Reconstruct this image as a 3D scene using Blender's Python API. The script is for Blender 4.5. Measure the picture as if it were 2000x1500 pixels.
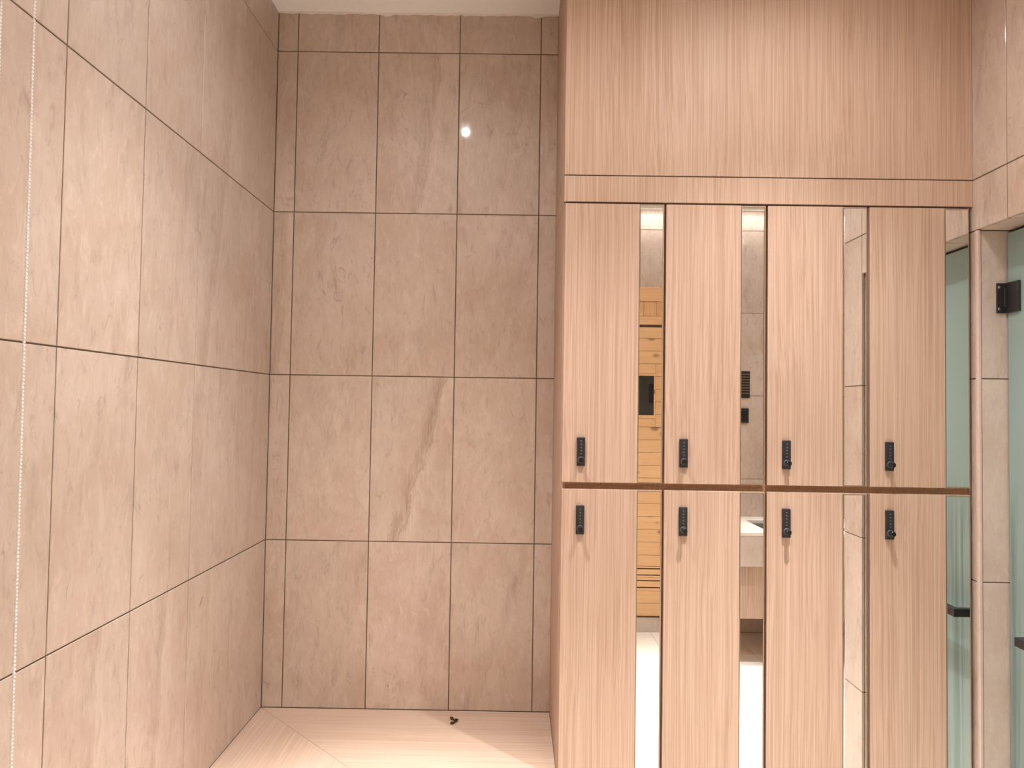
import bpy, bmesh, math, random
from mathutils import Vector, Matrix

random.seed(7)
scene = bpy.context.scene
for o in list(bpy.data.objects):
    bpy.data.objects.remove(o)
COL = scene.collection

# ------------------------------------------------------------------ camera
# x: to the right from the left wall, y: into the room (tiled back wall at y = 0), z: up from the floor
FZ = 1.10                                   # height of the reference tile joint above the floor
CAM = Vector((0.9033, -2.6025, 0.498 + FZ))
YAW, PITCH, ROLL, FPX = -0.0053, 0.0316, 0.0152, 1389.64
_r = Vector((math.cos(YAW), -math.sin(YAW), 0))
_f = Vector((math.sin(YAW) * math.cos(PITCH), math.cos(YAW) * math.cos(PITCH), math.sin(PITCH)))
_u = _r.cross(_f)
_ex = _r * math.cos(ROLL) + _u * math.sin(ROLL)
_eu = -_r * math.sin(ROLL) + _u * math.cos(ROLL)
cam_data = bpy.data.cameras.new('camera')
cam_data.sensor_fit = 'HORIZONTAL'
cam_data.sensor_width = 36.0
cam_data.lens = FPX / 2000.0 * 36.0
cam_data.clip_start = 0.02
cam = bpy.data.objects.new('camera', cam_data)
COL.objects.link(cam)
cam.matrix_world = Matrix(((_ex.x, _eu.x, -_f.x, CAM.x), (_ex.y, _eu.y, -_f.y, CAM.y), (_ex.z, _eu.z, -_f.z, CAM.z), (0, 0, 0, 1)))
scene.camera = cam

# ------------------------------------------------------------------ world, exposure
world = bpy.data.worlds.new('world')
scene.world = world
world.use_nodes = True
world.node_tree.nodes['Background'].inputs[0].default_value = (0.9, 0.8, 0.7, 1)
world.node_tree.nodes['Background'].inputs[1].default_value = 0.05
vs = scene.view_settings
vs.view_transform = 'Standard'
vs.look = 'None'
vs.gamma = 1.0
vs.use_curve_mapping = False
vs.exposure = 0.25

LIGHT_COLOR = (1.0, 0.975, 0.965)
scene.cycles.max_bounces = 7
scene.cycles.diffuse_bounces = 4
scene.cycles.adaptive_threshold = 0.16
# cone (degrees), softness and watts of one downlight: hot beam, body of the light, wide spill cut off by the reflector
CONES = ((44, 1.0, 400.0), (86, 1.0, 104.0), (166, 0.9, 20.5))

# ------------------------------------------------------------------ main measures
T, W = 0.602, 0.3013                        # tile pitch, high and wide
JOINT = 0.0036
CEIL = 1.955 + FZ
FRONT = -0.4594                             # plane of the locker doors
LX, RX = 1.0425, 2.279                      # end panel of the lockers, right wall
REAR = -3.489
GLASS_X = 2.366
JAMB_Y, PIER_Y, PIER_END = -0.478, -1.149, -1.300
LINTEL = 1.048 + FZ
FAR_X = 3.60
BENCH = -0.602 + FZ

# ------------------------------------------------------------------ materials
def new_mat(name):
    m = bpy.data.materials.new(name)
    m.use_nodes = True
    nt = m.node_tree
    return m, nt, nt.nodes['Principled BSDF']

def node(nt, typ, **kw):
    n = nt.nodes.new(typ)
    for k, v in kw.items():
        setattr(n, k, v)
    return n

def setin(nt, n, **kw):
    for k, v in kw.items():
        s = n.inputs[k.replace('_', ' ')]
        if isinstance(v, bpy.types.NodeSocket):
            nt.links.new(v, s)
        else:
            s.default_value = v

def math_n(nt, op, a, b=None, clamp=False):
    n = node(nt, 'ShaderNodeMath', operation=op, use_clamp=clamp)
    for i, v in enumerate((a, b)):
        if v is None:
            continue
        if isinstance(v, bpy.types.NodeSocket):
            nt.links.new(v, n.inputs[i])
        else:
            n.inputs[i].default_value = v
    return n.outputs[0]

def mix_c(nt, fac, a, b, mode='MIX'):
    n = node(nt, 'ShaderNodeMix', data_type='RGBA', blend_type=mode)
    for i, v in ((0, fac), (6, a), (7, b)):
        if isinstance(v, bpy.types.NodeSocket):
            nt.links.new(v, n.inputs[i])
        else:
            n.inputs[i].default_value = v if i == 0 or len(v) == 4 else (*v, 1)
    return n.outputs[2]

def ramp(nt, fac, stops):
    n = node(nt, 'ShaderNodeValToRGB')
    while len(n.color_ramp.elements) < len(stops):
        n.color_ramp.elements.new(0.5)
    for e, (p, c) in zip(n.color_ramp.elements, stops):
        e.position = p
        e.color = c if len(c) == 4 else (*c, 1)
    nt.links.new(fac, n.inputs[0])
    return n.outputs[0]

def coords(nt, spread=9.0):
    """object coordinates, shifted by a random amount for each object"""
    tc = node(nt, 'ShaderNodeTexCoord')
    oi = node(nt, 'ShaderNodeObjectInfo')
    cx = node(nt, 'ShaderNodeCombineXYZ')
    r = oi.outputs['Random']
    nt.links.new(math_n(nt, 'MULTIPLY', r, spread), cx.inputs[0])
    nt.links.new(math_n(nt, 'MULTIPLY', r, spread * 2.7), cx.inputs[1])
    nt.links.new(math_n(nt, 'MULTIPLY', r, spread * 1.9), cx.inputs[2])
    add = node(nt, 'ShaderNodeVectorMath', operation='ADD')
    nt.links.new(tc.outputs['Object'], add.inputs[0])
    nt.links.new(cx.outputs[0], add.inputs[1])
    return add.outputs[0], oi

def mapping(nt, vec, scale=(1, 1, 1), rot=(0, 0, 0)):
    n = node(nt, 'ShaderNodeMapping')
    nt.links.new(vec, n.inputs[0])
    n.inputs['Rotation'].default_value = rot
    n.inputs['Scale'].default_value = scale
    return n.outputs[0]

def noise(nt, vec, scale, detail=4.0, rough=0.55, dist=0.0):
    n = node(nt, 'ShaderNodeTexNoise')
    nt.links.new(vec, n.inputs['Vector'])
    setin(nt, n, Scale=scale, Detail=detail, Roughness=rough, Distortion=dist)
    return n.outputs[0]

def stone_material(name, light, dark, pale, vein=1.0, rough=0.42, coat=0.24):
    m, nt, b = new_mat(name)
    v, oi = coords(nt)
    base = noise(nt, v, 4.0, 5, 0.62, 0.8)
    col = ramp(nt, base, [(0.28, dark), (0.50, light), (0.74, pale)])
    # slanting brushed strokes, pale and dark
    vr = mapping(nt, v, (1, 1, 0.36), (0.55, 0.55, 0.0))
    st = noise(nt, vr, 42, 5, 0.70, 1.0)
    col = mix_c(nt, math_n(nt, 'MULTIPLY', ramp(nt, st, [(0.52, (0, 0, 0)), (0.66, (1, 1, 1))]), 0.85), col, pale)
    col = mix_c(nt, math_n(nt, 'MULTIPLY', ramp(nt, st, [(0.30, (1, 1, 1)), (0.44, (0, 0, 0))]), 0.62 * vein), col, tuple(c * 0.70 for c in dark))
    st2 = noise(nt, mapping(nt, v, (1, 1, 0.24), (0.25, 0.3, 0)), 13, 6, 0.70, 1.5)
    dk = ramp(nt, st2, [(0.30, (1, 1, 1)), (0.45, (0, 0, 0))])
    col = mix_c(nt, math_n(nt, 'MULTIPLY', dk, 0.44 * vein), col, tuple(c * 0.66 for c in dark))
    # warm rust patches
    pk = ramp(nt, base, [(0.40, (1, 1, 1)), (0.47, (0, 0, 0))])
    col = mix_c(nt, math_n(nt, 'MULTIPLY', pk, 0.16), col, (light[0] * 1.06, light[1] * 0.90, light[2] * 0.83))
    # broken hairline cracks
    cr = noise(nt, mapping(nt, v, (1, 1, 0.45), (0.5, 0.5, 0)), 5.5, 4, 0.62, 1.0)
    ridge = math_n(nt, 'ABSOLUTE', math_n(nt, 'SUBTRACT', cr, 0.5))
    line = ramp(nt, ridge, [(0.0, (1, 1, 1)), (0.010, (0, 0, 0))])
    mask = math_n(nt, 'MULTIPLY', ramp(nt, base, [(0.50, (0, 0, 0)), (0.62, (1, 1, 1))]), ramp(nt, st2, [(0.42, (1, 1, 1)), (0.56, (0, 0, 0))]))
    crack = math_n(nt, 'MULTIPLY', line, mask)
    col = mix_c(nt, math_n(nt, 'MULTIPLY', crack, 0.75 * vein), col, tuple(c * 0.52 for c in dark))
    # one printed vein on the tiles that have it: red and green of the object colour give its place and slope, alpha its strength
    tc = node(nt, 'ShaderNodeTexCoord')
    sp = node(nt, 'ShaderNodeSeparateXYZ')
    nt.links.new(tc.outputs['Object'], sp.inputs[0])
    oc = node(nt, 'ShaderNodeSeparateColor')
    nt.links.new(oi.outputs['Color'], oc.inputs[0])
    hz_ = math_n(nt, 'ADD', sp.outputs[0], sp.outputs[1])
    off = math_n(nt, 'MULTIPLY', math_n(nt, 'SUBTRACT', oc.outputs[0], 0.5), 0.30)
    slo = math_n(nt, 'MULTIPLY', math_n(nt, 'SUBTRACT', oc.outputs[1], 0.5), 1.0)
    d = math_n(nt, 'SUBTRACT', math_n(nt, 'SUBTRACT', hz_, off), math_n(nt, 'MULTIPLY', slo, sp.outputs[2]))
    wob = noise(nt, mapping(nt, v, (2, 2, 1)), 7.0, 5, 0.65, 0.5)
    d = math_n(nt, 'ADD', d, math_n(nt, 'MULTIPLY', math_n(nt, 'SUBTRACT', wob, 0.5), 0.085))
    fib = noise(nt, mapping(nt, v, (1, 1, 0.10), (0.12, 0.12, 0)), 85, 4, 0.65, 0.6)
    fibm = ramp(nt, fib, [(0.38, (0.05, 0.05, 0.05)), (0.60, (1, 1, 1))])
    def band(centre, half):
        q = math_n(nt, 'DIVIDE', math_n(nt, 'ABSOLUTE', math_n(nt, 'SUBTRACT', d, centre)), half)
        return math_n(nt, 'SUBTRACT', 1.0, q, True)
    al = oi.outputs['Alpha']
    bd = math_n(nt, 'MULTIPLY', math_n(nt, 'MULTIPLY', band(-0.014, 0.040), fibm), al)
    bp = math_n(nt, 'MULTIPLY', math_n(nt, 'MULTIPLY', band(0.014, 0.030), fibm), al)
    bl = math_n(nt, 'MULTIPLY', band(0.0, 0.0035), al)
    col = mix_c(nt, math_n(nt, 'MULTIPLY', bd, 0.75), col, (dark[0] * 0.70, dark[1] * 0.60, dark[2] * 0.53))
    col = mix_c(nt, math_n(nt, 'MULTIPLY', bp, 0.80), col, tuple(min(1, c * 1.10) for c in pale))
    col = mix_c(nt, math_n(nt, 'MULTIPLY', bl, 0.45), col, tuple(c * 0.52 for c in dark))
    # each tile a touch lighter or darker
    hsv = node(nt, 'ShaderNodeHueSaturation')
    nt.links.new(col, hsv.inputs['Color'])
    nt.links.new(math_n(nt, 'ADD', math_n(nt, 'MULTIPLY', oi.outputs['Random'], 0.07), 0.965), hsv.inputs['Value'])
    nt.links.new(hsv.outputs[0], b.inputs['Base Color'])
    b.inputs['Roughness'].default_value = rough
    b.inputs['Coat Weight'].default_value = coat
    b.inputs['Coat Roughness'].default_value = 0.06
    bump = node(nt, 'ShaderNodeBump')
    bump.inputs['Strength'].default_value = 0.34
    bump.inputs['Distance'].default_value = 0.004
    nt.links.new(st, bump.inputs['Height'])
    nt.links.new(bump.outputs[0], b.inputs['Normal'])
    return m

def wood_material(name, light, mid, dark, axis=2, knots=False, rough=0.55, fine=1.0):
    """straight-grained board, grain along the given axis"""
    m, nt, b = new_mat(name)
    v, oi = coords(nt, 5.0)
    def sc(a, along):
        s = [a, a, a]
        s[axis] = along
        return tuple(s)
    warp = noise(nt, mapping(nt, v, sc(5.0, 1.1)), 1.0, 2, 0.5)
    wv = node(nt, 'ShaderNodeVectorMath', operation='ADD')
    sx = node(nt, 'ShaderNodeCombineXYZ')
    w_ = math_n(nt, 'MULTIPLY', math_n(nt, 'SUBTRACT', warp, 0.5), 0.030)
    for i in range(3):
        if i != axis:
            nt.links.new(w_, sx.inputs[i])
    nt.links.new(v, wv.inputs[0])
    nt.links.new(sx.outputs[0], wv.inputs[1])
    v2 = wv.outputs[0]
    n1 = noise(nt, mapping(nt, v2, sc(330, 1.6)), 1.0, 3, 0.6)
    n2 = noise(nt, mapping(nt, v2, sc(125, 0.9)), 1.0, 3, 0.6)
    n3 = noise(nt, mapping(nt, v, sc(9, 0.5)), 1.0, 3, 0.5)
    col = ramp(nt, n3, [(0.30, mid), (0.70, light)])
    col = mix_c(nt, math_n(nt, 'MULTIPLY', ramp(nt, n2, [(0.46, (0, 0, 0)), (0.68, (1, 1, 1))]), 0.62 * fine), col, dark)
    col = mix_c(nt, math_n(nt, 'MULTIPLY', ramp(nt, n1, [(0.48, (0, 0, 0)), (0.66, (1, 1, 1))]), 0.60 * fine), col, dark)
    col = mix_c(nt, math_n(nt, 'MULTIPLY', ramp(nt, n1, [(0.30, (1, 1, 1)), (0.44, (0, 0, 0))]), 0.50 * fine), col, tuple(min(1, c * 1.12) for c in light))
    if knots:
        vo = node(nt, 'ShaderNodeTexVoronoi')
        nt.links.new(mapping(nt, v, sc(9.0, 5.0)), vo.inputs['Vector'])
        vo.inputs['Scale'].default_value = 1.0
        k = ramp(nt, vo.outputs['Distance'], [(0.10, (1, 1, 1)), (0.20, (0, 0, 0))])
        col = mix_c(nt, math_n(nt, 'MULTIPLY', k, 0.75), col, tuple(c * 0.35 for c in dark))
    nt.links.new(col, b.inputs['Base Color'])
    b.inputs['Roughness'].default_value = rough
    b.inputs['Specular IOR Level'].default_value = 0.28
    return m

def plain_material(name, color, rough=0.5, metal=0.0, speckle=0.04, scale=60, spec=0.5):
    m, nt, b = new_mat(name)
    v, oi = coords(nt, 3.0)
    n = noise(nt, v, scale, 4)
    col = mix_c(nt, ramp(nt, n, [(0.35, (0, 0, 0)), (0.65, (1, 1, 1))]), tuple(c * (1 - speckle) for c in color), tuple(min(1, c * (1 + speckle)) for c in color))
    nt.links.new(col, b.inputs['Base Color'])
    b.inputs['Roughness'].default_value = rough
    b.inputs['Metallic'].default_value = metal
    b.inputs['Specular IOR Level'].default_value = spec
    return m

M = {}
M['tile'] = stone_material('beige_stone_tile', (0.560, 0.450, 0.372), (0.495, 0.390, 0.316), (0.630, 0.522, 0.442))
M['tile_pale'] = stone_material('pale_stone', (0.58, 0.485, 0.415), (0.52, 0.43, 0.36), (0.64, 0.55, 0.475), vein=0.5)
M['floor_tile'] = stone_material('cream_floor_tile', (0.80, 0.745, 0.665), (0.74, 0.685, 0.60), (0.85, 0.80, 0.725), vein=0.2, rough=0.35, coat=0.1)
M['grout'] = plain_material('brown_grout', (0.16, 0.112, 0.075), 0.9)
M['floor_grout'] = plain_material('grey_grout', (0.36, 0.31, 0.26), 0.9)
OAK = dict(light=(0.570, 0.413, 0.318), mid=(0.530, 0.374, 0.279), dark=(0.425, 0.278, 0.195))
M['oak'] = wood_material('oak_laminate_upright', axis=2, fine=1.25, **OAK)
M['oak_x'] = wood_material('oak_laminate_lengthwise', axis=0, light=(0.61, 0.455, 0.355), mid=(0.565, 0.41, 0.31), dark=(0.475, 0.33, 0.24))
M['oak_y'] = wood_material('oak_laminate_crosswise', axis=1, light=(0.61, 0.455, 0.355), mid=(0.565, 0.41, 0.31), dark=(0.475, 0.33, 0.24))
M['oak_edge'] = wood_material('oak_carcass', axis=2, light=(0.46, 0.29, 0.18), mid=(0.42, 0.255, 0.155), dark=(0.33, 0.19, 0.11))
M['pine'] = wood_material('pine_board', (0.78, 0.50, 0.27), (0.72, 0.44, 0.225), (0.58, 0.32, 0.14), axis=0, knots=True, rough=0.5, fine=0.5)
M['pine_up'] = wood_material('pine_board_upright', (0.74, 0.46, 0.245), (0.68, 0.40, 0.20), (0.55, 0.30, 0.13), axis=2, knots=True, rough=0.5, fine=0.5)
M['black'] = plain_material('black_lacquer', (0.022, 0.021, 0.022), 0.42)
M['black_gloss'] = plain_material('black_gloss', (0.012, 0.012, 0.013), 0.18)
M['button'] = plain_material('slate_rubber', (0.055, 0.065, 0.08), 0.45)
M['steel'] = plain_material('brushed_steel', (0.55, 0.53, 0.50), 0.3, 1.0)
M['bronze'] = plain_material('bronze_edge_trim', (0.36, 0.29, 0.19), 0.38, 0.6)
M['ceiling'] = plain_material('white_ceiling_paint', (0.92, 0.895, 0.86), 0.85, speckle=0.012)
M['plaster'] = plain_material('white_sealant', (0.74, 0.68, 0.62), 0.8)
M['trim'] = plain_material('pale_corner_trim', (0.62, 0.48, 0.41), 0.4)
M['bead'] = plain_material('white_plastic_bead', (0.95, 0.945, 0.94), 0.3)
M['leaf'] = plain_material('dry_olive_leaf', (0.105, 0.070, 0.016), 0.7, speckle=0.35, scale=300)
M['dark_glass'] = plain_material('dark_window_glass', (0.035, 0.035, 0.03), 0.08)
M['vent_slat'] = plain_material('brown_vent_slat', (0.13, 0.095, 0.06), 0.5)
M['basin'] = plain_material('grey_basin', (0.30, 0.275, 0.25), 0.3)

def mirror_material():
    m, nt, b = new_mat('silvered_mirror')
    v, oi = coords(nt)
    n = noise(nt, v, 2.0, 2)
    col = mix_c(nt, n, (0.90, 0.905, 0.885), (0.93, 0.93, 0.915))
    nt.links.new(col, b.inputs['Base Color'])
    b.inputs['Metallic'].default_value = 1.0
    b.inputs['Roughness'].default_value = 0.0
    return m
M['mirror'] = mirror_material()

def frosted_glass():
    """greenish fogged glass with runs of water down its middle"""
    m, nt, b = new_mat('fogged_green_glass')
    tc = node(nt, 'ShaderNodeTexCoord')
    v = tc.outputs['Object']
    n = noise(nt, mapping(nt, v, (30, 30, 0.7)), 1.0, 4, 0.6, 0.2)
    sep = node(nt, 'ShaderNodeSeparateXYZ')
    nt.links.new(v, sep.inputs[0])
    z = sep.outputs[2]
    zz = math_n(nt, 'ADD', z, math_n(nt, 'MULTIPLY', n, 0.5))
    mr = node(nt, 'ShaderNodeMapRange', interpolation_type='SMOOTHSTEP')
    nt.links.new(zz, mr.inputs[0])
    mr.inputs[1].default_value = 0.62
    mr.inputs[2].default_value = 0.40
    streak = math_n(nt, 'MULTIPLY', ramp(nt, n, [(0.42, (0, 0, 0)), (0.58, (1, 1, 1))]), mr.outputs[0])
    col = mix_c(nt, streak, (0.46, 0.61, 0.575), (0.33, 0.455, 0.43))
    dif = node(nt, 'ShaderNodeBsdfDiffuse')
    nt.links.new(col, dif.inputs[0])
    trl = node(nt, 'ShaderNodeBsdfTranslucent')
    nt.links.new(col, trl.inputs[0])
    glo = node(nt, 'ShaderNodeBsdfGlossy')
    glo.inputs['Roughness'].default_value = 0.08
    tra = node(nt, 'ShaderNodeBsdfTransparent')
    tra.inputs[0].default_value = (0.80, 0.90, 0.85, 1)
    def mx(f, a, c):
        s = node(nt, 'ShaderNodeMixShader')
        if isinstance(f, bpy.types.NodeSocket):
            nt.links.new(f, s.inputs[0])
        else:
            s.inputs[0].default_value = f
        nt.links.new(a, s.inputs[1])
        nt.links.new(c, s.inputs[2])
        return s.outputs[0]
    sh = mx(0.35, dif.outputs[0], trl.outputs[0])
    sh = mx(math_n(nt, 'ADD', 0.10, math_n(nt, 'MULTIPLY', streak, 0.10)), sh, tra.outputs[0])
    fr = node(nt, 'ShaderNodeFresnel')
    fr.inputs[0].default_value = 1.45
    sh = mx(math_n(nt, 'MULTIPLY', fr.outputs[0], 0.6), sh, glo.outputs[0])
    nt.links.new(sh, nt.nodes['Material Output'].inputs[0])
    return m
M['fog_glass'] = frosted_glass()

def lamp_material(name, power):
    m, nt, b = new_mat(name)
    e = node(nt, 'ShaderNodeEmission')
    e.inputs[0].default_value = (*LIGHT_COLOR, 1)
    e.inputs[1].default_value = power
    nt.links.new(e.outputs[0], nt.nodes['Material Output'].inputs[0])
    return m
M['lamp'] = lamp_material('lit_lamp_lens', 16.0)
M['strip'] = lamp_material('lit_strip_diffuser', 25.0)

# ------------------------------------------------------------------ builders
WPOS = {}                                    # world position of every object made here
MESHES = {}

def link(o, pos, parent=None):
    COL.objects.link(o)
    pos = Vector(pos)
    WPOS[o] = pos
    if parent is not None:
        o.parent = parent
        o.location = pos - WPOS[parent]
    else:
        o.location = pos
    return o

def tag(o, label=None, cat=None, group=None, kind=None):
    if label: o['label'] = label
    if cat: o['category'] = cat
    if group: o['group'] = group
    if kind: o['kind'] = kind
    return o

def thing(name, pos, label, cat, group=None, kind=None):
    return tag(link(bpy.data.objects.new(name, None), pos), label, cat, group, kind)

def obj(name, bm, pos, mat, parent=None, smooth=False):
    me = bpy.data.meshes.new(name)
    bmesh.ops.recalc_face_normals(bm, faces=bm.faces)
    bm.to_mesh(me)
    bm.free()
    me.materials.append(M[mat])
    if smooth:
        for p in me.polygons:
            p.use_smooth = True
    return link(bpy.data.objects.new(name, me), pos, parent)

def add_box(bm, lo, hi, bevel=0.0, seg=1):
    lo, hi = Vector(lo), Vector(hi)
    r = bmesh.ops.create_cube(bm, size=1.0)
    vs_ = r['verts']
    c, s = (lo + hi) / 2, hi - lo
    for v in vs_:
        v.co = Vector((v.co.x * s.x, v.co.y * s.y, v.co.z * s.z)) + c
    if bevel:
        es = list({e for v in vs_ for e in v.link_edges})
        bmesh.ops.bevel(bm, geom=es, offset=bevel, segments=seg, affect='EDGES', profile=0.5)

def box(name, lo, hi, mat, parent=None, bevel=0.0008, share=False):
    """a box between two world corners, its origin at its centre"""
    lo, hi = Vector([min(a, b) for a, b in zip(lo, hi)]), Vector([max(a, b) for a, b in zip(lo, hi)])
    c, h = (lo + hi) / 2, (hi - lo) / 2
    key = (name, mat, round(h.x, 4), round(h.y, 4), round(h.z, 4), bevel)
    if share and key in MESHES:
        return link(bpy.data.objects.new(name, MESHES[key]), c, parent)
    bm = bmesh.new()
    add_box(bm, -h, h, bevel)
    o = obj(name, bm, c, mat, parent)
    if share:
        MESHES[key] = o.data
    return o

def prism(name, pts, axis, a, b, mat, parent=None, bevel=0.0):
    """polygon pts in the two other axes, pushed along axis from a to b (world coordinates)"""
    def P(p, t):
        q = [p[0], p[1]]
        q.insert(axis, t)
        return Vector(q)
    allp = [P(p, t) for p in pts for t in (a, b)]
    c = sum(allp, Vector()) / len(allp)
    bm = bmesh.new()
    v0 = [bm.verts.new(P(p, a) - c) for p in pts]
    v1 = [bm.verts.new(P(p, b) - c) for p in pts]
    bm.faces.new(v0)
    bm.faces.new(v1[::-1])
    n = len(pts)
    for i in range(n):
        bm.faces.new((v0[i], v1[i], v1[(i + 1) % n], v0[(i + 1) % n]))
    bmesh.ops.recalc_face_normals(bm, faces=bm.faces)
    if bevel:
        bmesh.ops.bevel(bm, geom=list(bm.edges), offset=bevel, segments=1, affect='EDGES')
    return obj(name, bm, c, mat, parent)

def add_lathe(bm, profile, origin, axis='z', n=24):
    """rings (radius, height) turned about an axis through origin"""
    rings = []
    for r, h in profile:
        ring = []
        for k in range(n):
            a = 2 * math.pi * k / n
            p = (r * math.cos(a), r * math.sin(a), h)
            if axis == 'y':
                p = (p[0], -p[2], p[1])
            ring.append(bm.verts.new(Vector(p) + Vector(origin)))
        rings.append(ring)
    for a, b in zip(rings, rings[1:]):
        for k in range(n):
            bm.faces.new((a[k], a[(k + 1) % n], b[(k + 1) % n], b[k]))
    bm.faces.new(rings[0][::-1])
    bm.faces.new(rings[-1])

# ------------------------------------------------------------------ room shell
ROWS = [0.0] + [FZ + k * T for k in (-1, 0, 1, 2, 3)] + [CEIL]
TH = 0.010                                   # tile thickness

def tiles(parent, plane, face, sign, us, zs, mat='tile', skip=None, veins=()):
    """one tile for each cell of the joint grid: plane 'x' or 'y', face = its coordinate, sign = the way it faces"""
    for u0, u1 in zip(us, us[1:]):
        for z0, z1 in zip(zs, zs[1:]):
            if skip and skip(u0, u1, z0, z1):
                continue
            j = JOINT / 2
            proud = random.uniform(-0.0002, 0.0002)
            a, b = face + sign * proud, face - sign * TH
            u0_, u1_, z0_, z1_ = u0 + j, u1 - j, z0 + j, z1 - j
            if plane == 'y':
                o = box('tile', (u0_, a, z0_), (u1_, b, z1_), mat, parent, 0.0009)
            else:
                o = box('tile', (a, u0_, z0_), (b, u1_, z1_), mat, parent, 0.0009)
            o.color = (0.5, 0.5, 0.5, 0.0)
            for vu, vz, off, slope, strength in veins:
                if u0 < vu < u1 and z0 < vz < z1:
                    o.color = (0.5 + off / 0.30, 0.5 + slope, 0.5, strength)

def cuts(a, b, first, step):
    """joint positions between a and b (a < b), on the grid first + k * step"""
    k0 = math.ceil((a + 0.004 - first) / step)
    out = [a]
    k = k0
    while first + k * step < b - 0.004:
        out.append(first + k * step)
        k += 1
    return out + [b]

GR = 0.0022                                  # joints lie this deep
floor = box('floor', (-0.1, REAR - 0.1, -0.1), (FAR_X + 0.1, 0.1, -0.003), 'floor_grout', None, 0)
tag(floor, 'cream tiled floor reflected in the mirror strips', 'floor', kind='structure')
fx, fy_ = cuts(0.0, FAR_X, 1.893, 0.6), cuts(REAR, 0.0, -2.817, 0.6)
for x0, x1 in zip(fx, fx[1:]):
    for y0, y1 in zip(fy_, fy_[1:]):
        box('tile', (x0 + 0.001, y0 + 0.001, -0.012), (x1 - 0.001, y1 - 0.001, 0.0), 'floor_tile', floor, 0.0006).color = (0.5, 0.5, 0.5, 0)

ceiling = box('ceiling', (-0.1, REAR - 0.1, CEIL), (FAR_X + 0.1, 0.1, CEIL + 0.1), 'ceiling', None, 0)
tag(ceiling, 'plain white painted ceiling above the tiled alcove', 'ceiling', kind='structure')

wall_back = box('wall_back', (-0.1, GR, -0.05), (FAR_X + 0.1, 0.12, CEIL + 0.05), 'grout', None, 0)
tag(wall_back, 'beige stone tiled back wall of the alcove above the bench', 'wall', kind='structure')
XO = 0.0748
tiles(wall_back, 'y', 0.0, -1, [0.0, XO, XO + W, XO + 2 * W, XO + 3 * W, LX + 0.002], ROWS,
      veins=((0.52, 2.60, 0.045, 0.10, 0.75), (0.52, 1.40, 0.040, 0.27, 1.0), (0.83, 2.60, 0.055, 0.25, 0.40), (0.20, 0.80, 0.090, 0.28, 0.35),
             (0.52, 0.80, 0.080, 0.30, 0.30), (0.83, 0.80, 0.040, 0.35, 0.40), (0.20, 2.00, -0.09, 0.25, 0.25), (0.83, 2.00, 0.080, 0.40, 0.35), (0.03, 2.00, 0.0, 0.05, 0.6)))

wall_left = box('wall_left', (-0.12, REAR - 0.1, -0.05), (-GR, 0.1, CEIL + 0.05), 'grout', None, 0)
tag(wall_left, 'beige stone tiled wall left of the alcove, behind the bead chain', 'wall', kind='structure')
tiles(wall_left, 'x', 0.0, 1, cuts(REAR, 0.0, -0.3065, W), ROWS,
      veins=((-1.06, 0.80, 0.02, 0.02, 0.60), (-0.76, 0.80, 0.0, 0.10, 0.80), (-0.45, 0.80, -0.03, 0.10, 0.50), (-0.45, 2.00, -0.02, 0.20, 0.70), (-0.15, 2.00, 0.05, 0.05, 0.40),
             (-0.15, 1.40, 0.02, 0.10, 0.50), (-0.76, 2.00, 0.06, 0.22, 0.40), (-1.06, 1.40, 0.09, 0.12, 0.30), (-1.36, 2.60, -0.05, 0.10, 0.50), (-0.45, 2.60, 0.06, 0.05, 0.40)))

wall_rear = box('wall_rear', (-0.1, REAR - 0.12, -0.05), (FAR_X + 0.1, REAR - GR, CEIL + 0.05), 'grout', None, 0)
tag(wall_rear, 'pale stone tiled wall behind the vanity, seen in the mirror strips', 'wall', kind='structure')
tiles(wall_rear, 'y', REAR, 1, cuts(0.0, FAR_X, 2.1005, W), ROWS)

# right wall: lintel over the shower opening, a jamb beside the lockers and a slim pier at the far end
wall_right = thing('wall_right', (RX, -0.6, 0), 'beige stone tiled wall right of the lockers with the shower opening', 'wall', kind='structure')
box('masonry', (RX + GR, PIER_END + GR, LINTEL + GR), (RX + 0.12, 0.0, CEIL), 'grout', wall_right, 0)
box('masonry', (RX + GR, JAMB_Y + GR, 0), (RX + 0.12, 0.0, LINTEL + 0.01), 'grout', wall_right, 0)
box('masonry', (RX + GR, PIER_END + GR, 0), (RX + 0.12, PIER_Y - GR, LINTEL + 0.01), 'grout', wall_right, 0)
ztop = [LINTEL] + [z for z in ROWS if z > LINTEL + 0.01]
tiles(wall_right, 'x', RX, -1, [PIER_Y, -0.911, -0.609, -0.308], ztop, veins=((-0.5, 2.2, -0.06, -0.15, 0.7), (-0.75, 2.6, 0.0, -0.1, 0.4)))
tiles(wall_right, 'x', RX, -1, [PIER_END, PIER_Y], ROWS)
zlow = [z for z in ROWS if z < LINTEL - 0.01] + [LINTEL]
tiles(wall_right, 'x', RX, -1, [JAMB_Y, -0.40], zlow)
# jamb faces, lintel soffit
tiles(wall_right, 'y', JAMB_Y, -1, [RX + 0.011, GLASS_X + 0.05], zlow, 'tile_pale')
tiles(wall_right, 'y', PIER_Y, 1, [RX + 0.011, GLASS_X + 0.05], zlow)
for y0, y1 in ((PIER_Y, -0.911), (-0.911, -0.609), (-0.609, JAMB_Y)):
    box('tile', (RX + 0.011, y0 + 0.002, LINTEL), (GLASS_X + 0.05, y1 - 0.002, LINTEL + TH), 'tile', wall_right, 0.0008).color = (0.5, 0.5, 0.5, 0)
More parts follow.
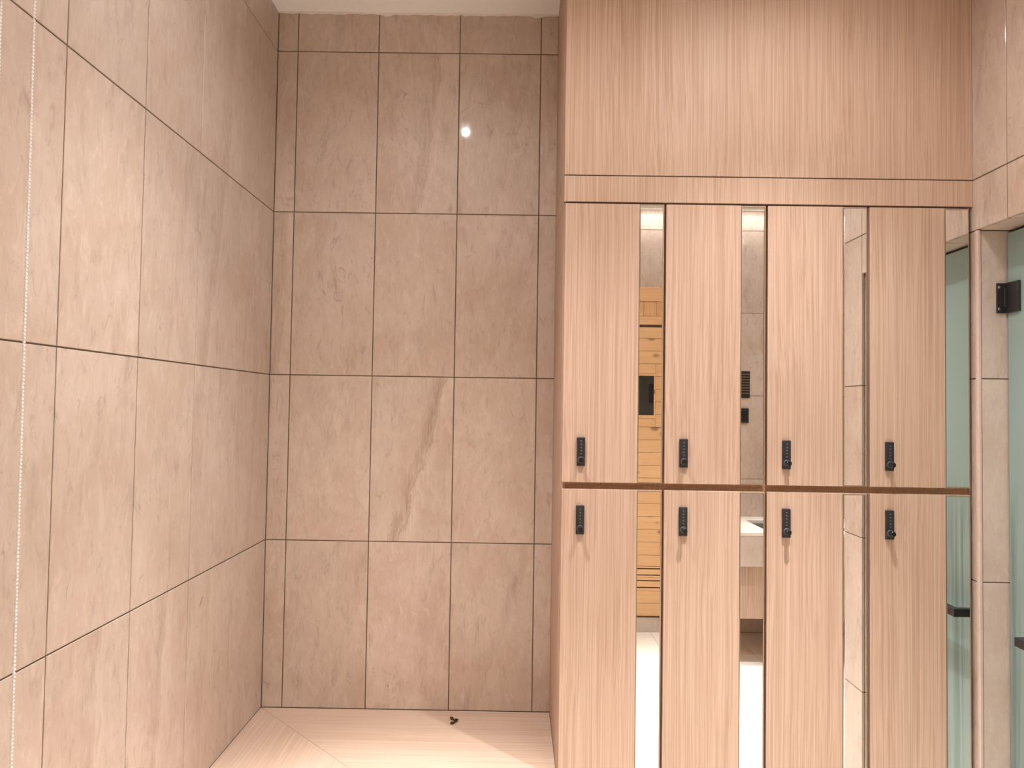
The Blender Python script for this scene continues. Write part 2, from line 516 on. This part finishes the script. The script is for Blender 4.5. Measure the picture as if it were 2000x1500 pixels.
# the shower's end wall, facing the vanity
wall_shower = box('wall_shower', (RX + 0.12, PIER_END + GR, 0), (FAR_X, PIER_Y, CEIL), 'grout', None, 0)
tag(wall_shower, 'stone tiled end wall between shower and vanity corner', 'wall', kind='structure')
tiles(wall_shower, 'y', PIER_END, -1, cuts(RX + 0.012, FAR_X, RX + 0.012 + W, W), ROWS)
wall_far = box('wall_far_right', (FAR_X + GR, REAR - 0.1, -0.05), (FAR_X + 0.1, 0.1, CEIL + 0.05), 'grout', None, 0)
tag(wall_far, 'stone tiled wall at the far end of shower and vanity', 'wall', kind='structure')
tiles(wall_far, 'x', FAR_X, -1, cuts(REAR, 0.0, -0.3065, W), ROWS)

# pale corner trim on the jamb's outer edge
trim = prism('trim_1', [(RX - 0.0015, JAMB_Y + 0.007), (RX - 0.0015, JAMB_Y - 0.0005), (RX + 0.002, JAMB_Y - 0.003), (RX + 0.009, JAMB_Y - 0.003), (RX + 0.009, JAMB_Y + 0.007)], 2, 0.0, LINTEL - 0.001, 'trim')
tag(trim, 'pale edge trim along the stone jamb beside the last locker', 'trim', kind='structure')
# uneven sealant bead where the back wall meets the ceiling
bm = bmesh.new()
n = 60
prev = None
for k in range(n + 1):
    x = LX * k / n
    d = 0.004 + 0.005 * random.random() + (0.006 if k in (7, 23, 24, 55, 56) else 0)
    ring = [bm.verts.new((x, -0.0005, CEIL)), bm.verts.new((x, -0.0005, CEIL - d)), bm.verts.new((x, -0.003, CEIL - d * 0.7)), bm.verts.new((x, -0.005, CEIL))]
    if prev:
        for i in range(4):
            bm.faces.new((prev[i], prev[(i + 1) % 4], ring[(i + 1) % 4], ring[i]))
    prev = ring
tag(obj('trim_2', bm, (0, 0, 0), 'plaster'), 'uneven white sealant line between ceiling and back wall', 'trim', kind='structure')

# ------------------------------------------------------------------ downlights (each carries its own lamps)
def downlight(x, y, label, power=1.0):
    t = thing('downlight', (x, y, CEIL), label, 'downlight', 'recessed downlights in the ceiling')
    bm = bmesh.new()
    prof = [(0.052, 0.0), (0.052, -0.004), (0.047, -0.006), (0.034, -0.006), (0.031, -0.002), (0.031, 0.0)]
    nseg = 32
    rings = [[bm.verts.new((r * math.cos(2 * math.pi * k / nseg), r * math.sin(2 * math.pi * k / nseg), h)) for k in range(nseg)] for r, h in prof]
    for a, b in zip(rings, rings[1:]):
        for k in range(nseg):
            bm.faces.new((a[k], a[(k + 1) % nseg], b[(k + 1) % nseg], b[k]))
    obj('trim_ring', bm, (x, y, CEIL), 'ceiling', t, True)
    bm = bmesh.new()
    add_lathe(bm, [(0.031, -0.0015), (0.029, -0.003), (0.012, -0.0042)], (0, 0, 0))
    obj('lens', bm, (x, y, CEIL), 'lamp', t)
    for size, blend, watts in CONES:
        ld = bpy.data.lights.new('lamp', 'SPOT')
        ld.energy = watts * power
        ld.color = LIGHT_COLOR
        ld.spot_size = math.radians(size)
        ld.spot_blend = blend
        ld.shadow_soft_size = 0.017
        link(bpy.data.objects.new('lamp', ld), (x, y, CEIL - 0.040), t)
    return t
downlight(0.625, -1.038, 'round recessed downlight over the bench end of the room')
downlight(1.650, -1.038, 'round recessed downlight in front of the lockers')
downlight(1.750, -2.250, 'round recessed downlight in front of the sauna', 1.0)
downlight(2.800, -2.700, 'round recessed downlight over the vanity counter', 0.42)
# linear light along the top of the rear wall
t = thing('led_strip', (1.9, REAR + 0.11, CEIL), 'thin linear light along the ceiling edge above sauna and vanity', 'light strip')
box('profile', (0.02, REAR + 0.092, CEIL - 0.012), (FAR_X - 0.02, REAR + 0.132, CEIL - 0.0005), 'ceiling', t, 0.0008)
box('diffuser', (0.03, REAR + 0.098, CEIL - 0.0150), (FAR_X - 0.03, REAR + 0.126, CEIL - 0.0122), 'strip', t, 0.0)
box('added_shield_lip', (0.02, REAR + 0.1325, CEIL - 0.027), (FAR_X - 0.02, REAR + 0.1360, CEIL - 0.0005), 'ceiling', t, 0.0008)  # added shield, keeps the diffuser's reflection off the glossy back wall

# ------------------------------------------------------------------ lockers
PITCH_X, DOOR_W = 0.3075, 0.3010
DT = 0.018                                   # door thickness
CF = FRONT + DT + 0.002                      # front of the carcasses
U_TOP, U_BOT, L_TOP, L_BOT = 1.118 + FZ, 0.274 + FZ, 0.2535 + FZ, 0.100
FAS_B, FAS_T = 1.1238 + FZ, 1.2025 + FZ
X0 = 1.0455

end_panel = box('end_panel', (LX, -0.0005, 0.0), (LX + 0.016, CF, FAS_B - 0.003), 'oak', None, 0.0005)
tag(end_panel, 'light oak end panel of the lockers beside the tiled alcove', 'panel')
t = thing('fascia_cabinet', (LX, -0.2, FAS_B), 'narrow light oak fascia band directly above the locker doors', 'fascia')
box('front_board', (LX, FRONT, FAS_B), (RX - 0.001, FRONT + 0.018, FAS_T), 'oak', t, 0.0006)
box('side_board', (LX, FRONT + 0.0185, FAS_B), (LX + 0.018, -0.0005, FAS_T), 'oak', t, 0.0005)
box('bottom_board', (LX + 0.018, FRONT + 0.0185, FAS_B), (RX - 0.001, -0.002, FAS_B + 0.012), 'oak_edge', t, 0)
t = thing('overhead_panel', (LX, -0.2, FAS_T), 'tall light oak panel rising from the fascia to the ceiling', 'panel')
box('front_board', (LX, FRONT, FAS_T + 0.0035), (RX - 0.001, FRONT + 0.018, CEIL - 0.001), 'oak', t, 0.0006)
box('side_board', (LX, FRONT + 0.0185, FAS_T + 0.0035), (LX + 0.018, -0.0005, CEIL - 0.001), 'oak', t, 0.0005)
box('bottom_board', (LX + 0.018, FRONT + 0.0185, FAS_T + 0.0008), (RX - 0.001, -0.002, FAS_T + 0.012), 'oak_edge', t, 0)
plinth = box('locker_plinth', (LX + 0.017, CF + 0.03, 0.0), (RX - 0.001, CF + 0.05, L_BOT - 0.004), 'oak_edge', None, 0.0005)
tag(plinth, 'recessed brown plinth board under the lower lockers', 'plinth')
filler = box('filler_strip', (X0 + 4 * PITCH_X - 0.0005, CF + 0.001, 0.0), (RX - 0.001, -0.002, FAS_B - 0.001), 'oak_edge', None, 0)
tag(filler, 'narrow dark filler between the last lockers and the stone jamb', 'filler')

def make_lock(parent, x0, ztop):
    w, hgt, d = 0.0250, 0.0862, 0.0085
    bm = bmesh.new()
    add_box(bm, (-w / 2, -d / 2, -hgt / 2), (w / 2, d / 2, hgt / 2), 0.0022, 2)
    lock = obj('combination_lock', bm, (x0 + w / 2, FRONT - d / 2, ztop - hgt / 2), 'black', parent)
    lock['label'] = 'slim black push-button lock with round knob'
    cx, face = x0 + w / 2, FRONT - d
    for i in range(5):
        bm = bmesh.new()
        add_lathe(bm, [(0.0030, -0.0005), (0.0030, 0.0008), (0.0022, 0.0014)], (0, 0, 0), 'y', 12)
        obj('button', bm, (cx, face, ztop - 0.012 - 0.0095 * i), 'button', lock)
    bm = bmesh.new()
    add_lathe(bm, [(0.0102, -0.0005), (0.0102, 0.002), (0.0092, 0.003), (0.0074, 0.0032)], (0, 0, 0), 'y', 24)
    obj('collar', bm, (cx, face, ztop - 0.0675), 'button', lock)
    bm = bmesh.new()
    add_lathe(bm, [(0.0068, 0.0), (0.0064, 0.011), (0.0078, 0.013), (0.0080, 0.018), (0.0066, 0.0195)], (0, 0, 0), 'y', 20)
    add_box(bm, (-0.0016, -0.0215, -0.0070), (0.0016, -0.0185, 0.0070), 0.0004)
    obj('knob', bm, (cx, face, ztop - 0.0675), 'black_gloss', lock)

def make_locker(i, zb, zt, lock_top, label, group):
    x0 = X0 + i * PITCH_X
    x1 = x0 + DOOR_W
    t = thing('locker', (x0 + DOOR_W / 2, FRONT / 2, zb), label, 'locker', group)
    # carcass: two sides, top, bottom, back and a shelf
    c = Vector((x0 + PITCH_X / 2, (CF - 0.003) / 2, (zb + zt) / 2))
    bx0 = LX + 0.0165 if i == 0 else x0 - 0.0030
    bx1 = x0 + PITCH_X - 0.0034
    y0, y1 = CF, -0.003
    ob, ot = (zb - 0.010, zt + 0.004) if zb > 1.0 else (zb - 0.002, zt + 0.0100)
    bm = bmesh.new()
    tb = 0.016
    for lo, hi in (((bx0, y0, ob), (bx0 + tb, y1, ot)), ((bx1 - tb, y0, ob), (bx1, y1, ot)), ((bx0 + tb, y0, ob), (bx1 - tb, y1, ob + tb)),
                   ((bx0 + tb, y0, ot - tb), (bx1 - tb, y1, ot)), ((bx0 + tb, y1 - 0.006, ob + tb), (bx1 - tb, y1, ot - tb)),
                   ((bx0 + tb, y0 + 0.02, (ob + ot) / 2), (bx1 - tb, y1 - 0.006, (ob + ot) / 2 + tb))):
        add_box(bm, Vector(lo) - c, Vector(hi) - c)
    obj('body', bm, c, 'oak_edge', t)
    mw = 0.0740                              # mirror strip with its edge
    door = box('door', (x0, FRONT, zb), (x1 - mw - 0.0008, FRONT + DT, zt), 'oak', t, 0.0007)
    box('edge_strip', (x1 - mw - 0.0006, FRONT + 0.0026, zb), (x1, FRONT + DT, zt), 'oak', door, 0.0004)
    f0, f1, fw = x1 - mw, x1 - 0.0022, 0.0022
    bm = bmesh.new()
    cc = Vector(((f0 + f1) / 2, FRONT + 0.0010, (zb + zt) / 2))
    for lo, hi in (((f0, zb + 0.002), (f0 + fw * 0.7, zt - 0.003)), ((f1 - fw, zb + 0.002), (f1, zt - 0.003)), ((f0 + fw * 0.7, zt - 0.003 - fw), (f1 - fw, zt - 0.003)), ((f0 + fw * 0.7, zb + 0.002), (f1 - fw, zb + 0.002 + fw * 0.7))):
        add_box(bm, Vector((lo[0], FRONT - 0.0004, lo[1])) - cc, Vector((hi[0], FRONT + 0.0025, hi[1])) - cc)
    fr = obj('mirror_frame', bm, cc, 'bronze', door)
    fr['label'] = 'thin bronze edging of the mirror strip'
    mi = box('mirror_strip', (f0 + fw * 0.7, FRONT + 0.0004, zb + 0.002 + fw * 0.7), (f1 - fw, FRONT + 0.0025, zt - 0.003 - fw), 'mirror', door, 0)
    mi['label'] = 'narrow upright mirror strip'
    make_lock(t, x0 + 0.0435, lock_top)
    return t
PLACE = ['leftmost of its row, next to the tiled alcove', 'second from the tiled alcove', 'third from the tiled alcove', 'rightmost of its row, next to the shower']
for i in range(4):
    make_locker(i, U_BOT, U_TOP, 0.4090 + FZ, 'upper oak locker with mirror strip, ' + PLACE[i], 'upper row of oak lockers')
for i in range(4):
    make_locker(i, L_BOT, L_TOP, 0.2055 + FZ, 'lower oak locker with mirror strip, ' + PLACE[i], 'lower row of oak lockers')

# ------------------------------------------------------------------ corner bench
BD, BL = 0.452, -1.75                        # depth of its arms, where the left arm ends
t = thing('corner_bench', (0.4, -0.2, 0), 'pale oak corner bench with mitred top below the tiled back wall', 'bench')
g = 0.0012
e = 0.0006
prism('seat_board', [(g + e, -g), (LX - g, -g), (LX - g, -BD), (BD + e, -BD)], 2, BENCH - 0.030, BENCH, 'oak_x', t, 0.0005)
prism('seat_board', [(g, -g - e), (BD, -BD - e), (BD, BL), (g, BL)], 2, BENCH - 0.030, BENCH, 'oak_y', t, 0.0005)
box('front_panel', (BD - 0.03, -BD + 0.02, 0.0), (LX - 0.002, -BD + 0.038, BENCH - 0.0305), 'oak_x', t)
box('front_panel', (BD - 0.038, BL + 0.02, 0.0), (BD - 0.02, -BD + 0.019, BENCH - 0.0305), 'oak_y', t)
box('end_board', (0.002, BL + 0.02, 0.0), (BD - 0.039, BL + 0.038, BENCH - 0.0305), 'oak_x', t)

# a crumpled leaf on the bench
t = thing('dried_leaf', (0.705, -0.092, BENCH), 'tiny crumpled dark olive leaf lying on the bench', 'leaf')
def blade(cx, cy, ang, ln, wd, lift):
    bm = bmesh.new()
    ns, nw = 7, 4
    grid = []
    for i in range(ns + 1):
        s = i / ns
        row = []
        for j in range(nw + 1):
            q = (j / nw - 0.5) * 2
            half = wd * math.sin(math.pi * min(0.98, 0.10 + 0.9 * s)) ** 0.8
            x, y = (s - 0.5) * ln, q * half
            z = 0.0012 + lift * (q * q * 0.7 + 0.6 * s * s) + 0.0012 * math.sin(9 * s + 4 * q)
            row.append(bm.verts.new((x * math.cos(ang) - y * math.sin(ang), x * math.sin(ang) + y * math.cos(ang), max(0.0006, z))))
        grid.append(row)
    for i in range(ns):
        for j in range(nw):
            bm.faces.new((grid[i][j], grid[i + 1][j], grid[i + 1][j + 1], grid[i][j + 1]))
    bmesh.ops.solidify(bm, geom=list(bm.faces), thickness=0.0005)
    return obj('blade', bm, (cx, cy, BENCH), 'leaf', t, True)
blade(0.697, -0.075, 2.5, 0.018, 0.0065, 0.006)
blade(0.713, -0.094, -0.25, 0.017, 0.0075, 0.009)
blade(0.703, -0.106, 0.6, 0.019, 0.007, 0.004)
bm = bmesh.new()
add_box(bm, (-0.0009, -0.011, 0.0), (0.0009, 0.011, 0.0018), 0.0004)
obj('stem', bm, (0.7075, -0.078, BENCH + 0.0006), 'leaf', t)

# ------------------------------------------------------------------ bead chain of a roller blind
CH_Y = -1.487
t = thing('bead_chain', (0.12, CH_Y, 0.75), 'white beaded blind chain hanging in a loop near the left wall', 'blind chain')
top = Vector((0.1555, CH_Y, CEIL - 0.03))
def strand_x(z, which):
    s = (z - (0.0 + FZ)) / 1.12
    if which == 0:
        return 0.1307 - 0.0070 * s
    return 0.0768 - 0.0070 * s
path = []
zt, zb = CEIL - 0.035, 0.78
pitch = 0.0060
z = zt
while z > zb:
    path.append(Vector((strand_x(z, 0), CH_Y, z)))
    z -= pitch
xa, xb = strand_x(zb, 0), strand_x(zb, 1)
rad = (xa - xb) / 2
na = int(math.pi * rad / pitch)
for k in range(na + 1):
    a = math.pi * k / na
    path.append(Vector(((xa + xb) / 2 + rad * math.cos(a), CH_Y, zb - rad * math.sin(a))))
z = zb
while z < zt:
    path.append(Vector((strand_x(z, 1), CH_Y, z)))
    z += pitch
base = WPOS[t]
verts, faces = [], []
nu, nv, R_ = 8, 5, 0.00235
for p in path:
    o0 = len(verts)
    verts.append(tuple(p - base + Vector((0, 0, R_))))
    for i in range(1, nv):
        th = math.pi * i / nv
        for k in range(nu):
            a = 2 * math.pi * k / nu
            verts.append(tuple(p - base + Vector((R_ * math.sin(th) * math.cos(a), R_ * math.sin(th) * math.sin(a), R_ * math.cos(th)))))
    verts.append(tuple(p - base - Vector((0, 0, R_))))
    last = len(verts) - 1
    for k in range(nu):
        faces.append((o0, o0 + 1 + k, o0 + 1 + (k + 1) % nu))
        faces.append((last, last - nu + (k + 1) % nu, last - nu + k))
        for i in range(nv - 2):
            a0, b0 = o0 + 1 + i * nu, o0 + 1 + (i + 1) * nu
            faces.append((a0 + k, b0 + k, b0 + (k + 1) % nu, a0 + (k + 1) % nu))
me = bpy.data.meshes.new('beads')
me.from_pydata(verts, [], faces)
me.materials.append(M['bead'])
for p_ in me.polygons:
    p_.use_smooth = True
beads = link(bpy.data.objects.new('beads', me), base, t)
beads['kind'] = 'stuff'
bm = bmesh.new()
prev = None
for p in path:
    ring = [bm.verts.new(p - base + Vector((0.0007 * math.cos(a), 0.0007 * math.sin(a), 0))) for a in (0, 2.1, 4.2)]
    if prev:
        for i in range(3):
            bm.faces.new((prev[i], prev[(i + 1) % 3], ring[(i + 1) % 3], ring[i]))
    prev = ring
obj('cord', bm, base, 'bead', t)
bm = bmesh.new()
add_box(bm, (-0.048, -0.012, -0.030), (0.048, 0.012, 0.034), 0.004, 2)
obj('clutch_housing', bm, (0.097, CH_Y, CEIL - 0.0345), 'bead', t)

# ------------------------------------------------------------------ shower door
t = thing('shower_door', (GLASS_X, -0.8, 0), 'fogged greenish glass shower door with black fittings right of the lockers', 'shower door')
box('glass_panel', (GLASS_X, PIER_Y + 0.006, 0.012), (GLASS_X + 0.010, JAMB_Y - 0.006, LINTEL - 0.010), 'fog_glass', t, 0.0012)
def hinge(zc):
    hh = 0.045
    bm = bmesh.new()
    c = Vector((GLASS_X - 0.010, JAMB_Y - 0.015, zc))
    add_box(bm, Vector((2.334, JAMB_Y - 0.0055, zc - hh)) - c, Vector((GLASS_X - 0.002, JAMB_Y - 0.0006, zc + hh)) - c, 0.0008)
    add_box(bm, Vector((GLASS_X - 0.0075, JAMB_Y - 0.062, zc - hh)) - c, Vector((GLASS_X - 0.0008, JAMB_Y - 0.0060, zc + hh)) - c, 0.0008)
    add_box(bm, Vector((GLASS_X - 0.016, JAMB_Y - 0.016, zc - hh * 0.62)) - c, Vector((GLASS_X - 0.002, JAMB_Y - 0.0055, zc + hh * 0.62)) - c, 0.0015)
    h = obj('hinge', bm, c, 'black', t)
    box('clamp_plate', (GLASS_X + 0.0108, JAMB_Y - 0.062, zc - hh), (GLASS_X + 0.016, JAMB_Y - 0.008, zc + hh), 'black', h, 0.0008)
    for s in (-1, 1):
        bm = bmesh.new()
        add_lathe(bm, [(0.0042, -0.0005), (0.0042, 0.0008), (0.0030, 0.0016)], (0, 0, 0), 'y', 14)
        obj('screw', bm, (2.3405, JAMB_Y - 0.0055, zc + s * hh * 0.72), 'steel', h)
hinge(0.843 + FZ)
hinge(0.26)
hz = -0.134 + FZ
bm = bmesh.new()
c = Vector((2.31, -0.75, hz))
pts = [(2.300, -0.595), (2.3655, -0.595), (2.3655, -0.617), (2.322, -0.617), (2.322, -1.023), (2.3655, -1.023), (2.3655, -1.045), (2.300, -1.045)]
bm.free()
handle = prism('pull_bar', pts, 2, hz - 0.0125, hz + 0.0125, 'black', t, 0.0012)
handle['label'] = 'square black pull bar'

# ------------------------------------------------------------------ sauna front, seen in the first mirror strip
SY = -3.450
SX0, SX1 = 0.35, 2.20
t = thing('sauna_cabin', (1.3, SY, 0), 'pine sauna front with horizontal boards reflected in the leftmost mirror strips', 'sauna')
def board(x0, x1, z0, z1, mat='pine', y=SY, d=0.016, nm='board'):
    return box(nm, (x0, y, z0), (x1, y - d, z1), mat, t, 0.0022)
box('backing', (SX0 + 0.002, SY - 0.014, 0.12), (SX1 - 0.002, REAR + 0.001, 2.468), 'grout', t, 0)
st = box('plinth', (SX0, SY - 0.012, 0.0), (SX1, REAR + 0.001, 0.104), 'tile_pale', t, 0.001)
st['label'] = 'grey stone base strip'
st.color = (0.5, 0.5, 0.5, 0)
box('top_rail', (SX0 - 0.006, SY + 0.006, 2.374), (SX1 + 0.006, REAR + 0.001, 2.474), 'pine', t, 0.002)
x = SX0
while x < SX1 - 0.01:
    board(x + 0.0006, min(x + 0.092, SX1) - 0.0006, 2.266, 2.373, 'pine_up', SY - 0.002)
    x += 0.092
board(SX0, SX1, 2.205, 2.265, 'pine', SY + 0.003, 0.02)
WX0, WX1, WZ0, WZ1 = 1.66, 1.900, 1.550, 1.834
zs = [2.186]
zz = 2.105
while zz > 0.50:
    zs.append(zz)
    zz -= 0.0915
zs.append(0.470)
for za, zb_ in zip(zs, zs[1:]):
    lo, hi = zb_ + 0.0010, za - 0.0010
    f0, f1 = WZ0 - 0.022, WZ1 + 0.016
    if hi <= f0 or lo >= f1:
        board(SX0, SX1, lo, hi)
    else:
        for a, b in ((SX0, WX0 - 0.0115), (WX1 + 0.0115, SX1)):
            board(a, b, lo, hi)
        if lo < f0 - 0.004:
            board(WX0 - 0.011, WX1 + 0.011, lo, f0 - 0.0005)
        if hi > f1 + 0.004:
            board(WX0 - 0.011, WX1 + 0.011, f1 + 0.0005, hi)
win = thing('window', ((WX0 + WX1) / 2, SY, WZ0), None, None)
win.parent = t
win.location = WPOS[win] - WPOS[t]
bm = bmesh.new()
cc = WPOS[win]
for lo, hi in (((WX0 - 0.011, WZ0 - 0.022), (WX1 + 0.011, WZ0)), ((WX0 - 0.011, WZ1), (WX1 + 0.011, WZ1 + 0.016)), ((WX0 - 0.011, WZ0), (WX0, WZ1)), ((WX1, WZ0), (WX1 + 0.011, WZ1))):
    add_box(bm, Vector((lo[0], SY - 0.014, lo[1])) - cc, Vector((hi[0], SY + 0.004, hi[1])) - cc, 0.001)
obj('frame', bm, cc, 'pine', win)
box('pane', (WX0, SY - 0.006, WZ0), (WX1, SY - 0.011, WZ1), 'dark_glass', win, 0)
box('control_box', (WX1 - 0.036, SY - 0.0055, WZ0 + 0.09), (WX1 - 0.003, SY - 0.001, WZ0 + 0.225), 'black_gloss', win, 0.001)
for za, zb_ in ((0.468, 0.4565), (0.4475, 0.4110), (0.4025, 0.3885), (0.3875, 0.3710), (0.3625, 0.3225), (0.3135, 0.2955)):
    board(SX0, SX1, zb_, za, nm='vent_slat')
for za, zb_ in ((0.2945, 0.2085), (0.2065, 0.1185)):
    board(SX0, SX1, zb_, za)

# ------------------------------------------------------------------ vanity, seen in the second and third mirror strips
VX0, VY, VZ = 2.25, -2.804, 0.8305
t = thing('vanity_counter', (2.9, -3.1, 0.62), 'cream stone vanity counter with deep apron and sunken grey basin', 'counter')
BX0, BX1, BY0, BY1 = 2.519, 3.08, -3.312, -2.93
for lo, hi in (((VX0, REAR + 0.001), (BX0, VY)), ((BX1, REAR + 0.001), (FAR_X - 0.001, VY)), ((BX0, REAR + 0.001), (BX1, BY0)), ((BX0, BY1), (BX1, VY))):
    box('top_slab', (lo[0], lo[1], VZ - 0.02), (hi[0], hi[1], VZ), 'floor_tile', t, 0.0).color = (0.5, 0.5, 0.5, 0)
box('apron', (VX0, VY - 0.018, 0.6197), (FAR_X - 0.001, VY - 0.0005, VZ - 0.0205), 'tile_pale', t, 0.001).color = (0.5, 0.5, 0.5, 0)
box('apron', (VX0, REAR + 0.001, 0.6197), (VX0 + 0.018, VY - 0.0185, VZ - 0.0205), 'tile_pale', t, 0.001).color = (0.5, 0.5, 0.5, 0)
bm = bmesh.new()
cc = Vector(((BX0 + BX1) / 2, (BY0 + BY1) / 2, VZ - 0.1))
zb0 = VZ - 0.15
o4 = [Vector((x_, y_, VZ - 0.02)) for x_, y_ in ((BX0, BY0), (BX1, BY0), (BX1, BY1), (BX0, BY1))]
i4 = [Vector((x_, y_, zb0)) for x_, y_ in ((BX0 + 0.05, BY0 + 0.04), (BX1 - 0.05, BY0 + 0.04), (BX1 - 0.05, BY1 - 0.04), (BX0 + 0.05, BY1 - 0.04))]
ov = [bm.verts.new(p - cc) for p in o4]
iv = [bm.verts.new(p - cc) for p in i4]
for k in range(4):
    bm.faces.new((ov[k], ov[(k + 1) % 4], iv[(k + 1) % 4], iv[k]))
bm.faces.new(iv)
bmesh.ops.solidify(bm, geom=list(bm.faces), thickness=0.006)
obj('basin', bm, cc, 'basin', t)
t = thing('vanity_cabinet', (2.9, -3.1, 0.29), 'floating oak vanity cabinet hung under the stone counter', 'cabinet')
box('body', (VX0 + 0.02, REAR + 0.001, 0.2878), (FAR_X - 0.001, VY - 0.050, 0.6192), 'oak', t, 0.001)
x = VX0 + 0.02
while x < FAR_X - 0.05:
    box('door', (x + 0.0012, VY - 0.0495, 0.2890), (min(x + 0.443, FAR_X - 0.001) - 0.0012, VY - 0.030, 0.6180), 'oak', t, 0.0008)
    x += 0.443

# black fittings on the rear wall above the counter
t = thing('wall_vent', (2.541, REAR, 1.69), 'small black louvred panel on the wall above the vanity', 'vent')
box('frame', (2.480, REAR + 0.0005, 1.686), (2.601, REAR + 0.010, 1.880), 'black', t, 0.002)
for k in range(8):
    box('slat', (2.488, REAR + 0.0105, 1.715 + k * 0.0195), (2.594, REAR + 0.0165, 1.715 + k * 0.0195 + 0.0085), 'vent_slat', t, 0.001)
t = thing('wall_switch', (2.540, REAR, 1.505), 'flat black switch plate below the louvred panel', 'switch')
box('plate', (2.487, REAR + 0.0005, 1.505), (2.593, REAR + 0.0125, 1.611), 'black', t, 0.003)
box('rocker', (2.503, REAR + 0.013, 1.521), (2.577, REAR + 0.0165, 1.595), 'black_gloss', t, 0.001)
